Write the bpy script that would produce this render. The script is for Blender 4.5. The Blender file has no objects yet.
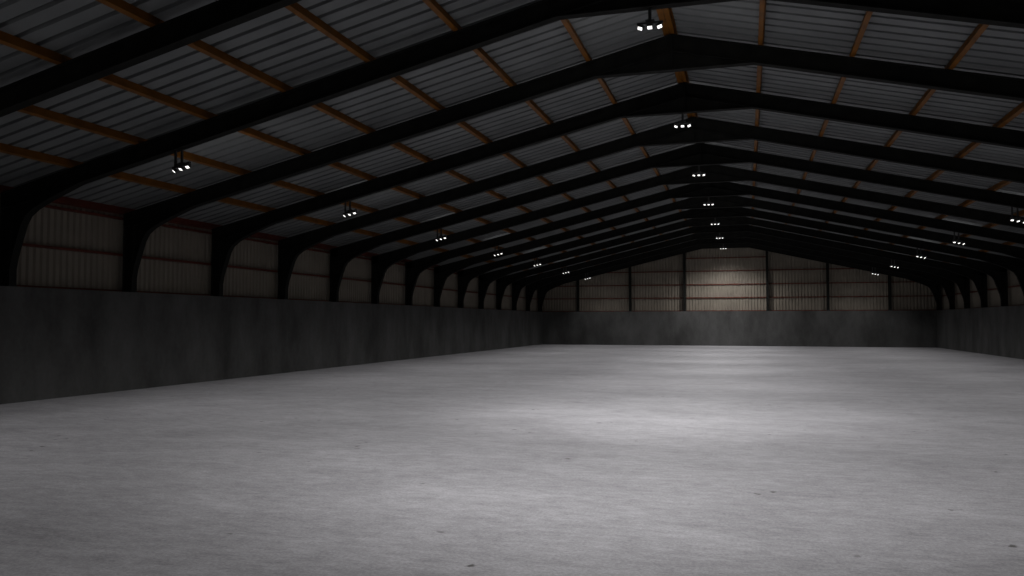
import bpy, bmesh, math, random
from mathutils import Vector, Matrix
random.seed(4)
scn = bpy.context.scene
COL = scn.collection

# ------------------------------------------------------------------ dimensions (metres)
HW = 16.39            # half width between the inner faces of the concrete walls
WH = 3.0              # height of the concrete walls
WT = 0.55             # their thickness
SP = 4.2553           # spacing of the portal frames
Y1 = 16.10            # second frame from the camera
APEX = 9.36           # top of the rafters at the ridge
SL = 0.235            # roof slope
PUR = 0.18            # purlin depth
FW = 0.22             # flange width
RD = 0.45             # rafter depth
YN, YF = -3.0, 71.56  # near and far inner faces of the hall
FRAMES = [Y1 + SP * k for k in range(-2, 14)]
def rt(x): return APEX - SL * abs(x)

# ------------------------------------------------------------------ materials
def mat(name):
    m = bpy.data.materials.new(name); m.use_nodes = True
    nt = m.node_tree
    return m, nt, nt.nodes['Principled BSDF']

def metal_paint(name, rgb, rough=0.55, vary=0.25, scale=3.0, spec=0.3, metallic=0.0):
    m, nt, b = mat(name)
    tc = nt.nodes.new('ShaderNodeTexCoord')
    n = nt.nodes.new('ShaderNodeTexNoise'); n.inputs['Scale'].default_value = scale; n.inputs['Detail'].default_value = 6
    r = nt.nodes.new('ShaderNodeValToRGB')
    r.color_ramp.elements[0].position = 0.3; r.color_ramp.elements[1].position = 0.7
    r.color_ramp.elements[0].color = [c * (1 - vary) for c in rgb] + [1]
    r.color_ramp.elements[1].color = [min(1, c * (1 + vary)) for c in rgb] + [1]
    nt.links.new(tc.outputs['Object'], n.inputs['Vector']); nt.links.new(n.outputs['Fac'], r.inputs['Fac'])
    nt.links.new(r.outputs['Color'], b.inputs['Base Color'])
    b.inputs['Roughness'].default_value = rough; b.inputs['Specular IOR Level'].default_value = spec
    b.inputs['Metallic'].default_value = metallic
    return m

def concrete_wall(name):
    m, nt, b = mat(name)
    tc = nt.nodes.new('ShaderNodeTexCoord')
    mp = nt.nodes.new('ShaderNodeMapping'); mp.inputs['Scale'].default_value = (1.0, 1.0, 0.42)
    n1 = nt.nodes.new('ShaderNodeTexNoise'); n1.inputs['Scale'].default_value = 0.65; n1.inputs['Detail'].default_value = 9; n1.inputs['Roughness'].default_value = 0.62
    n2 = nt.nodes.new('ShaderNodeTexNoise'); n2.inputs['Scale'].default_value = 9.0; n2.inputs['Detail'].default_value = 6
    mix = nt.nodes.new('ShaderNodeMix'); mix.data_type = 'FLOAT'; mix.inputs[0].default_value = 0.12
    r = nt.nodes.new('ShaderNodeValToRGB')
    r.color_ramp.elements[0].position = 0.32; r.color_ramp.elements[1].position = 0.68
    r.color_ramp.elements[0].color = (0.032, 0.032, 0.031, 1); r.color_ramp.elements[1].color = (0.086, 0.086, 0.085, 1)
    bp = nt.nodes.new('ShaderNodeBump'); bp.inputs['Strength'].default_value = 0.25; bp.inputs['Distance'].default_value = 0.03
    L = nt.links.new
    L(tc.outputs['Object'], mp.inputs['Vector']); L(mp.outputs['Vector'], n1.inputs['Vector']); L(tc.outputs['Object'], n2.inputs['Vector'])
    L(n1.outputs['Fac'], mix.inputs[2]); L(n2.outputs['Fac'], mix.inputs[3]); L(mix.outputs[0], r.inputs['Fac'])
    L(r.outputs['Color'], b.inputs['Base Color']); L(n2.outputs['Fac'], bp.inputs['Height']); L(bp.outputs['Normal'], b.inputs['Normal'])
    b.inputs['Roughness'].default_value = 0.85; b.inputs['Specular IOR Level'].default_value = 0.2
    return m

def floor_mat():
    m, nt, b = mat('worn_concrete_floor')
    L = nt.links.new
    tc = nt.nodes.new('ShaderNodeTexCoord')
    def noise(scale, detail, rough, sc=(1, 1, 1), dist=0.0):
        mp = nt.nodes.new('ShaderNodeMapping'); mp.inputs['Scale'].default_value = sc
        n = nt.nodes.new('ShaderNodeTexNoise'); n.inputs['Scale'].default_value = scale
        n.inputs['Detail'].default_value = detail; n.inputs['Roughness'].default_value = rough; n.inputs['Distortion'].default_value = dist
        L(tc.outputs['Object'], mp.inputs['Vector']); L(mp.outputs['Vector'], n.inputs['Vector'])
        return n.outputs['Fac']
    def mixf(a, bb, f):
        x = nt.nodes.new('ShaderNodeMix'); x.data_type = 'FLOAT'; x.inputs[0].default_value = f
        L(a, x.inputs[2]); L(bb, x.inputs[3]); return x.outputs[0]
    big = noise(0.22, 5, 0.6, (1, 1, 1), 0.4)
    mid = noise(1.2, 8, 0.7, (0.55, 1.2, 1), 0.6)
    fine = noise(7.0, 10, 0.8, (0.55, 1.2, 1))
    grit = noise(30.0, 6, 0.8)
    f = mixf(mixf(mixf(big, mid, 0.55), fine, 0.48), grit, 0.36)
    r = nt.nodes.new('ShaderNodeValToRGB')
    cr = r.color_ramp
    cr.elements[0].position = 0.39; cr.elements[0].color = (0.205, 0.200, 0.213, 1)
    cr.elements[1].position = 0.61; cr.elements[1].color = (0.56, 0.552, 0.584, 1)
    e = cr.elements.new(0.5); e.color = (0.365, 0.359, 0.379, 1)
    L(f, r.inputs['Fac'])
    # small dark chips and pits, gathered in patches
    vo = nt.nodes.new('ShaderNodeTexVoronoi'); vo.inputs['Scale'].default_value = 2.6; vo.inputs['Randomness'].default_value = 1.0
    wob = nt.nodes.new('ShaderNodeTexNoise'); wob.inputs['Scale'].default_value = 14; wob.inputs['Detail'].default_value = 4
    va = nt.nodes.new('ShaderNodeVectorMath'); va.operation = 'MULTIPLY_ADD'; va.inputs[1].default_value = (0.13, 0.13, 0)
    L(tc.outputs['Object'], wob.inputs['Vector']); L(wob.outputs['Color'], va.inputs[0]); L(tc.outputs['Object'], va.inputs[2]); L(va.outputs[0], vo.inputs['Vector'])
    pit = nt.nodes.new('ShaderNodeMapRange'); pit.inputs['From Min'].default_value = 0.07; pit.inputs['From Max'].default_value = 0.13
    pit.inputs['To Min'].default_value = 1; pit.inputs['To Max'].default_value = 0
    L(vo.outputs['Distance'], pit.inputs['Value'])
    patch = nt.nodes.new('ShaderNodeMapRange'); patch.inputs['From Min'].default_value = 0.53; patch.inputs['From Max'].default_value = 0.60
    L(noise(0.55, 3, 0.5), patch.inputs['Value'])
    mu = nt.nodes.new('ShaderNodeMath'); mu.operation = 'MULTIPLY'; L(pit.outputs[0], mu.inputs[0]); L(patch.outputs[0], mu.inputs[1])
    mx = nt.nodes.new('ShaderNodeMix'); mx.data_type = 'RGBA'
    L(mu.outputs[0], mx.inputs[0]); L(r.outputs['Color'], mx.inputs[6]); mx.inputs[7].default_value = (0.10, 0.097, 0.094, 1)
    L(mx.outputs[2], b.inputs['Base Color'])
    bp = nt.nodes.new('ShaderNodeBump'); bp.inputs['Strength'].default_value = 0.25; bp.inputs['Distance'].default_value = 0.02
    L(f, bp.inputs['Height']); L(bp.outputs['Normal'], b.inputs['Normal'])
    b.inputs['Roughness'].default_value = 0.72; b.inputs['Specular IOR Level'].default_value = 0.25
    return m

M = {
    'floor': floor_mat(),
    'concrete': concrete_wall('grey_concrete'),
    'roof': metal_paint('grey_roof_sheet', (0.142, 0.149, 0.151), 0.6, 0.15, 0.8, 0.25),
    'clad': metal_paint('beige_wall_sheet', (0.186, 0.163, 0.132), 0.55, 0.12, 1.2, 0.3),
    'steel': metal_paint('black_painted_steel', (0.0145, 0.0146, 0.0136), 0.7, 0.25, 2.5, 0.03),
    'purlin': metal_paint('rust_orange_primer', (0.135, 0.050, 0.004), 0.6, 0.3, 2.0, 0.2),
    'girt': metal_paint('red_oxide_primer', (0.085, 0.018, 0.011), 0.6, 0.25, 2.0, 0.2),
    'fix': metal_paint('dark_grey_lamp_metal', (0.025, 0.025, 0.025), 0.5, 0.15, 6.0, 0.4),
}
def led_mat(s):
    m, nt, b = mat('white_led_panel')
    b.inputs['Base Color'].default_value = (0.8, 0.8, 0.78, 1)
    b.inputs['Emission Color'].default_value = (1, 0.985, 0.95, 1); b.inputs['Emission Strength'].default_value = s
    return m
M['led'] = led_mat(1.5)

# ------------------------------------------------------------------ helpers
def link(name, bm, m, parent=None, loc=None):
    bmesh.ops.recalc_face_normals(bm, faces=bm.faces)
    me = bpy.data.meshes.new(name); bm.to_mesh(me); bm.free()
    me.materials.append(m)
    o = bpy.data.objects.new(name, me); COL.objects.link(o)
    if parent is not None: o.parent = parent
    if loc is not None: o.location = loc
    return o
def box(bm, a, b):
    vs = [bm.verts.new((x, y, z)) for x in (a[0], b[0]) for y in (a[1], b[1]) for z in (a[2], b[2])]
    for q in ((0, 1, 3, 2), (4, 6, 7, 5), (0, 4, 5, 1), (2, 3, 7, 6), (0, 2, 6, 4), (1, 5, 7, 3)):
        bm.faces.new([vs[i] for i in q])
def prism_xz(bm, pts, y0, y1):           # polygon in XZ pushed along Y
    A = [bm.verts.new((x, y0, z)) for x, z in pts]; B = [bm.verts.new((x, y1, z)) for x, z in pts]
    bm.faces.new(A); bm.faces.new(list(reversed(B)))
    n = len(pts)
    for i in range(n):
        j = (i + 1) % n
        bm.faces.new((A[i], B[i], B[j], A[j]))
def strip(bm, pts, side, t, w):          # flange plate of thickness t along a polyline in XZ, on one side of it
    off = []
    for i, p in enumerate(pts):
        a = Vector(pts[max(0, i - 1)]); b = Vector(pts[min(len(pts) - 1, i + 1)])
        d = (b - a).normalized(); off.append((p[0] - d.y * t * side, p[1] + d.x * t * side))
    for i in range(len(pts) - 1):
        prism_xz(bm, [pts[i], pts[i + 1], off[i + 1], off[i]], -w / 2, w / 2)
def tag(o, label, cat, group=None):
    o['label'] = label; o['category'] = cat
    if group: o['group'] = group
    return o
def empty(name, loc):
    o = bpy.data.objects.new(name, None); COL.objects.link(o); o.location = loc; o.empty_display_size = 0.3
    return o
def structure(o):
    o['kind'] = 'structure'; return o
def copy_tree(o, parent=None):
    c = o.copy(); COL.objects.link(c)
    if parent is not None: c.parent = parent
    for ch in list(o.children): copy_tree(ch, c)
    return c
ORD = ['nearest', 'second', 'third', 'fourth', 'fifth', 'sixth', 'seventh', 'eighth', 'ninth', 'tenth',
       'eleventh', 'twelfth', 'thirteenth', 'fourteenth', 'farthest']

# ------------------------------------------------------------------ the setting
XO = HW + WT                              # outer face of the concrete = plane of the wall sheets
YFO, YNO = YF + WT, YN - WT
bm = bmesh.new(); box(bm, (-XO, YNO, -0.25), (XO, YFO, 0)); structure(link('floor', bm, M['floor']))

def trap(u0, u1, pitch, depth, flat, slope):
    """trapezoid corrugation: list of (u, height) with a raised rib at the end of each pitch"""
    out = []; u = u0
    while u < u1 - 1e-4:
        for du, h in ((0, 0), (flat, 0), (flat + slope, depth), (pitch - slope, depth)):
            if u + du <= u1: out.append((u + du, h))
        u += pitch
    out.append((u1, 0)); return out

def sheet(bm, cols):                      # cols: list of point columns -> quads
    vv = [[bm.verts.new(p) for p in c] for c in cols]
    for a, b in zip(vv, vv[1:]):
        for i in range(len(a) - 1): bm.faces.new((a[i], b[i], b[i + 1], a[i + 1]))
def thicken(o, t):
    md = o.modifiers.new('thickness', 'SOLIDIFY'); md.thickness = t; md.offset = 0

# roof sheets: ribs run from ridge to eave, pressed upwards
bm = bmesh.new(); cols = []
RIB = SP / 10
for y, h in trap(YNO - 0.05, YFO + 0.05, RIB, 0.075, RIB - 0.125, 0.018):
    zz = PUR + 0.01 + h
    cols.append([(-XO - 0.25, y, rt(XO + 0.25) + zz), (0, y, APEX + zz), (XO + 0.25, y, rt(XO + 0.25) + zz)])
sheet(bm, cols)
ceiling = structure(link('ceiling', bm, M['roof'])); thicken(ceiling, 0.006)

def side_wall(name, s):
    bm = bmesh.new(); box(bm, (min(s * HW, s * XO), YNO, 0.0), (max(s * HW, s * XO), YFO, WH))
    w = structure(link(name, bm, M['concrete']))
    bm = bmesh.new(); cols = []
    for y, h in trap(YN, YF + 0.45, 0.22, 0.05, 0.08, 0.048):
        x = s * (XO - 0.045 + h)
        cols.append([(x, y, WH), (x, y, rt(XO) + PUR)])
    sheet(bm, cols); c = structure(link(name + '_upper', bm, M['clad'])); thicken(c, 0.004)
    return w
side_wall('wall_left', -1); side_wall('wall_right', 1)

def end_wall(name, yi, yo):
    s = 1 if yo > yi else -1
    bm = bmesh.new(); box(bm, (-HW, min(yi, yo), 0), (HW, max(yi, yo), WH))
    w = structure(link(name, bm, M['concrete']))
    bm = bmesh.new(); cols = []
    prof = trap(-XO + 0.05, XO - 0.05, 0.255, 0.065, 0.10, 0.055) + [(0.0, None)]
    prof = sorted(prof, key=lambda q: q[0])
    last = 0
    for x, h in prof:
        if h is None: h = last
        last = h
        y = yo - s * 0.045 + s * h
        cols.append([(x, y, WH), (x, y, rt(x) + PUR)])
    sheet(bm, cols); c = structure(link(name + '_upper', bm, M['clad'])); thicken(c, 0.004)
    return w
end_wall('wall_far', YF, YFO); end_wall('wall_near', YN, YNO)

# ------------------------------------------------------------------ portal frames
T = 0.022
def make_frame():
    root = empty('portal_frame', (0, 0, 0))
    zc = rt(HW) - RD                       # underside of the rafter at the column's inner face
    for s in (-1, 1):
        q = lambda pts: [(s * x, z) for x, z in pts]
        # column on top of the concrete wall
        bm = bmesh.new()
        xo = XO - 0.195
        inner = q([(HW, WH + 0.02), (HW, zc + 0.02)]); outer = q([(xo, WH + 0.02), (xo, rt(xo))])
        prism_xz(bm, [inner[0], inner[1], q([(HW, rt(HW))])[0], outer[1], outer[0]], -0.009, 0.009)
        strip(bm, inner, -s, T, FW); strip(bm, outer, s, T, FW)
        prism_xz(bm, q([(HW + T, zc - 0.01), (xo - T, zc - 0.01), (xo - T, zc + 0.012), (HW + T, zc + 0.012)]), -FW / 2, FW / 2)   # stiffener
        link('column', bm, M['steel'], root)
        bm = bmesh.new(); box(bm, (min(s * (HW + .002), s * (XO - .17)), -0.15, WH), (max(s * (HW + .002), s * (XO - .17)), 0.15, WH + 0.02))
        link('base_plate', bm, M['steel'], root)
        # rafter
        bm = bmesh.new()
        top = q([(xo, rt(xo)), (0, APEX)]); bot = q([(HW, zc), (0, APEX - RD)])
        prism_xz(bm, [top[0], top[1], bot[1], bot[0], q([(xo, zc)])[0]], -0.009, 0.009)
        strip(bm, top, s, T, FW); strip(bm, bot, -s, T, FW)
        link('rafter', bm, M['steel'], root)
        # curved knee bracket between column and rafter
        curve = [(HW, 3.45), (HW - 0.05, 3.72), (HW - 0.17, 4.10), (HW - 0.335, 4.58), (HW - 0.47, 4.80), (HW - 0.70, 4.97),
                 (HW - 1.13, 5.17), (HW - 1.5, 5.315), (HW - 2.15, rt(HW - 2.15) - RD)]
        bm = bmesh.new()
        prism_xz(bm, q(curve + [(HW, zc)]), -0.008, 0.008)
        strip(bm, q(curve), -s, T, FW)
        link('knee_bracket', bm, M['steel'], root)
    # deepened middle under the ridge
    xa = 1.98; za = rt(xa) - RD
    bm = bmesh.new()
    prism_xz(bm, [(-xa, za), (xa, za), (0, APEX - RD)], -0.008, 0.008)
    strip(bm, [(-xa, za), (xa, za)], 1, T, FW)
    box(bm, (-0.011, -FW / 2, za + T), (0.011, FW / 2, APEX - 0.03))
    link('ridge_haunch', bm, M['steel'], root)
    return root
proto = make_frame()
for i, y in enumerate(FRAMES):
    f = proto if i == 0 else copy_tree(proto)
    f.location = (0, y, 0)
    n = ORD[max(0, i - 1)]
    lab = {0: 'black steel portal frame overhead at the camera, above the top edge of the picture',
           1: 'black steel portal frame nearest the camera, only its rafters crossing the top corners',
           15: 'farthest black steel portal frame, standing against the far gable wall'}.get(
        i, 'black steel portal frame with curved knees, %s from the camera' % n)
    tag(f, lab, 'portal frame', 'black portal frames along the hall')

# ------------------------------------------------------------------ purlins under the roof sheets
def channel(bm, w, d, t, L, flip):        # C section running along +Y: web at x=0, flanges towards -x*flip
    s = -flip
    def b(x0, x1, z0, z1): box(bm, (min(s * x0, s * x1), 0, z0), (max(s * x0, s * x1), L, z1))
    b(0, t, 0, d); b(t, w, 0, t); b(t, w, d - t, d); b(w - t, w, t, 0.03); b(w - t, w, d - 0.03, d - t)
def make_purlin(x, side, w=0.11):
    """web on the ridge side, standing square to the slope"""
    bm = bmesh.new(); channel(bm, w, PUR, 0.008, YFO - YNO - 0.1, -side if side else 1)
    ang = side * math.atan(SL)
    o = link('purlin', bm, M['purlin']); o.location = (x, YNO + 0.05, rt(x) + 0.0005); o.rotation_euler = (0, ang, 0)
    return o
CNT = ['first', 'second', 'third', 'fourth', 'fifth', 'sixth', 'seventh']
PX = [2.08, 4.16, 6.24, 8.36, 10.44, 12.46, 14.42]
for s, nm in ((-1, 'left'), (1, 'right')):
    for i, x in enumerate(PX):
        o = make_purlin(s * x, s)
        tag(o, 'rust orange roof purlin, %s %s of the ridge' % (CNT[i], nm), 'purlin', 'roof purlins')
    o = make_purlin(s * (XO - 0.27), s, 0.16)
    o.name = 'eave_purlin'
    tag(o, 'dark red eave purlin along the top of the %s wall' % nm, 'purlin', 'eave purlins'); o.data.materials[0] = M['girt']
for s, nm in ((-1, 'left'), (1, 'right')):
    o = make_purlin(s * 0.004 - 0.06, s, 0.135); o.name = 'ridge_purlin'; o.location.z += 0.03
    tag(o, 'rust orange ridge purlin, %s one of the close pair under the ridge' % nm, 'purlin', 'ridge purlins')

# ------------------------------------------------------------------ wall girts
def side_girt(s, z, d, w, label):
    bm = bmesh.new(); L = YF - YN
    x0 = XO - 0.055
    def b(xa, xb, za, zb): box(bm, (min(s * xa, s * xb), YN, za), (max(s * xa, s * xb), YF + .45, zb))
    b(x0 - w, x0 - w + .01, z, z + d); b(x0 - w + .01, x0, z, z + .01); b(x0 - w + .01, x0, z + d - .01, z + d)
    tag(link('wall_girt', bm, M['girt']), label, 'girt', 'red wall girts')
for s, nm in ((-1, 'left'), (1, 'right')):
    side_girt(s, WH + 0.002, 0.06, 0.13, 'dark red girt lying on top of the %s concrete wall' % nm)
    side_girt(s, 4.12, 0.065, 0.13, 'dark red girt halfway up the sheeting of the %s wall' % nm)
    side_girt(s, 5.25, 0.06, 0.13, 'dark red girt just under the eave of the %s wall' % nm)
GZ = [WH + 0.03, 4.18, 5.34, 6.52, 7.66]
GL = ['lowest dark red girt on the far gable wall, along the concrete top', 'second dark red girt up the far gable wall',
      'third dark red girt up the far gable wall', 'fourth dark red girt up the far gable wall', 'topmost short dark red girt on the far gable wall']
yg = YFO - 0.055
for z, lab in zip(GZ, GL):
    xe = min(XO - 0.12, (APEX - z - 0.15) / SL)
    if z > 7: xe = 3.4
    bm = bmesh.new()
    box(bm, (-xe, yg - 0.11, z - .04), (xe, yg - .10, z + .04)); box(bm, (-xe, yg - .10, z - .04), (xe, yg, z - .03)); box(bm, (-xe, yg - .10, z + .03), (xe, yg, z + .04))
    tag(link('wall_girt', bm, M['girt']), lab, 'girt', 'red wall girts')

# gable posts
def make_post(x):
    h = rt(x) - 0.05 - WH
    root = empty('gable_post', (x, YF + 0.13, WH))
    bm = bmesh.new()
    box(bm, (-0.10, -0.105, 0.02), (0.10, -0.09, h)); box(bm, (-0.10, 0.225, 0.02), (0.10, 0.24, h)); box(bm, (-0.008, -0.09, 0.02), (0.008, 0.225, h))
    link('post', bm, M['steel'], root)
    bm = bmesh.new(); box(bm, (-0.14, -0.125, 0), (0.14, 0.25, 0.02)); link('base_plate', bm, M['steel'], root)
    return root
for i, x in enumerate([-13.08, -8.32, -3.52, 3.42, 8.26, 13.0]):
    n = ['first', 'second', 'third', 'fourth', 'fifth', 'sixth'][i]
    tag(make_post(x), 'dark steel post on the far gable wall, %s from the left' % n, 'post', 'gable posts')

# ------------------------------------------------------------------ floodlights
def tilted(bm, c, rx, ry, geo):
    """run geo(bm2) and place it at c, rolled by ry about Y and pitched by rx about X"""
    b2 = bmesh.new(); geo(b2)
    mtx = Matrix.Translation(c) @ Matrix.Rotation(ry, 4, 'Y') @ Matrix.Rotation(rx, 4, 'X')
    bmesh.ops.transform(b2, matrix=mtx, verts=b2.verts)
    me = bpy.data.meshes.new('t'); b2.to_mesh(me); b2.free(); bm.from_mesh(me); bpy.data.meshes.remove(me)
PITCH = math.radians(-34)
# beams look along the hall, away from the camera; first two fixtures set a little steeper and stronger
C_PW, C_CONE, C_BL, C_WIDE, C_SPILL = (1400, 1500, 810), 97, 1.0, 550, 32
S_PW, S_CONE, S_BL, S_WIDE, S_SPILL = 60, 125, 1.0, 190, 16
BEAM = (math.radians(29), math.radians(23.5), math.radians(34))
def make_light(drop, twin, tilt):
    """fixture with its head bar at the origin; drop = length of the hangers; tilt lays it along the rafter"""
    root = empty('floodlight', (0, 0, 0))
    bm = bmesh.new()
    if twin:
        for hx in (-0.18, 0.0): box(bm, (hx - 0.027, -0.02, 0.055 + hx * math.tan(-tilt)), (hx + 0.027, 0.02, drop - 0.007 + hx * math.tan(-tilt)))
    else:
        box(bm, (-0.032, -0.032, 0.055), (0.032, 0.032, drop))
    link('hanger', bm, M['fix'], root)
    bm = bmesh.new()
    tilted(bm, Vector((0, 0, 0)), 0, tilt, lambda b: (box(b, (-0.26, -0.03, 0.035), (0.26, 0.03, 0.075)), box(b, (-0.09, -0.05, 0.085), (0.09, 0.05, 0.115))))
    link('crossbar', bm, M['fix'], root)
    for i in (-1, 0, 1):
        hx = 0.19 * i
        c = Matrix.Rotation(tilt, 4, 'Y') @ Vector((hx, -0.03, -0.03))
        ry = tilt + math.radians(20) * i
        def housing(b):
            box(b, (-0.060, -0.050, -0.02), (0.060, 0.050, 0.03))
            for k in range(5): box(b, (-0.050 + k * .023, -0.042, 0.03), (-0.044 + k * .023, 0.042, 0.046))
            box(b, (-0.066, -0.016, -0.01), (-0.060, 0.016, 0.06)); box(b, (0.060, -0.016, -0.01), (0.066, 0.016, 0.06))
            for a, e in (((-0.060, -0.05), (-0.047, 0.05)), ((0.047, -0.05), (0.060, 0.05)), ((-0.047, -0.05), (0.047, -0.039)), ((-0.047, 0.039), (0.047, 0.05))):
                box(b, (a[0], a[1], -0.030), (e[0], e[1], -0.02))
        bm = bmesh.new(); tilted(bm, c, PITCH, -ry, housing)
        h = link('lamp_head', bm, M['fix'], root)
        bm = bmesh.new(); tilted(bm, c, PITCH, -ry, lambda b: box(b, (-0.0465, -0.0385, -0.027), (0.0465, 0.0385, -0.0205)))
        g = link('led_panel', bm, M['led'], h); g['label'] = 'glowing white panel'
    return root
LX, LZ, CZ = 11.28, 5.80, 8.08
pr = {0: make_light((APEX - RD - 0.014 - 1.98 * SL) - CZ, False, 0.0)}
for s in (-1, 1):
    pr[s] = make_light(rt(LX) - RD - LZ, True, s * math.atan(SL))

def lamp(kind, name, parent, power, loc, rot=(0, 0, 0), size=None, blend=None, radius=0.09):
    d = bpy.data.lights.new(name, kind); d.energy = power; d.shadow_soft_size = radius; d.color = (1, 0.985, 0.975)
    if kind == 'SPOT': d.spot_size = size; d.spot_blend = blend
    o = bpy.data.objects.new(name, d); COL.objects.link(o); o.parent = parent; o.location = loc; o.rotation_euler = rot
    return o
ROWS = range(-1, 7)                       # every second frame carries three floodlights
for k in ROWS:
    y = Y1 + 2 * SP * k
    for s in (-1, 0, 1):
        f = pr[s] if k == -1 else copy_tree(pr[s])
        f.location = (s * LX if s else -0.07, y, LZ if s else CZ)
        where = {-1: 'in the left row', 0: 'in the ridge row', 1: 'in the right row'}[s]
        if k == -1: place = 'overhead, above the picture'
        elif s == 1 and k < 2: place = ['beyond the right edge, second frame', 'beyond the right edge, fourth frame'][k]
        else:
            q = k - 2 if s == 1 else k
            place = 'nearest the camera' if q == 0 else 'farthest from the camera' if k == 6 else ORD[q] + ' from the camera'
        tag(f, 'three-headed floodlight glowing white %s, %s' % (where, place), 'floodlight', 'floodlights under the rafters')
        z = LZ if s else CZ
        if s == 0: pw, cone, bl, wide, spill = {-1: C_PW[0], 0: C_PW[1]}.get(k, C_PW[2]), C_CONE, C_BL, C_WIDE, C_SPILL
        else: pw, cone, bl, wide, spill = S_PW, S_CONE, S_BL, S_WIDE, S_SPILL
        rot = (BEAM[min(k + 1, 2)] if s == 0 else BEAM[2], s * math.atan(SL), 0)
        lamp('SPOT', 'flood_beam', None, pw, (s * LX, y + 0.12, z - 0.16), rot, math.radians(cone), bl)
        lamp('SPOT', 'flood_halo', None, wide, (s * LX, y + 0.12, z - 0.16), (0, s * math.atan(SL), 0), math.radians(162 if s == 0 else 146), 0.5)
        lamp('SPOT', 'flood_spill', None, spill, (s * LX, y + 0.26, z - 0.10), (math.radians(112), 0, 0), math.radians(150), 0.7)

# ------------------------------------------------------------------ world: night outside, closed hall
w = bpy.data.worlds.new('night'); scn.world = w; w.use_nodes = True
w.node_tree.nodes['Background'].inputs['Color'].default_value = (0.01, 0.011, 0.013, 1)
w.node_tree.nodes['Background'].inputs['Strength'].default_value = 0.1

# ------------------------------------------------------------------ camera
cd = bpy.data.cameras.new('camera'); cam = bpy.data.objects.new('camera', cd); COL.objects.link(cam)
cd.sensor_width = 36; cd.lens = 799.34 / 1024 * 36; cd.clip_start = 0.05; cd.clip_end = 300
cam.location = (1.753, 0, 2.093)
cam.rotation_euler = (math.radians(90 + 2.405), 0, math.radians(16.398))
scn.camera = cam

vs = scn.view_settings
vs.view_transform = 'Standard'; vs.look = 'None'; vs.gamma = 1; vs.use_curve_mapping = False
vs.exposure = 0.12
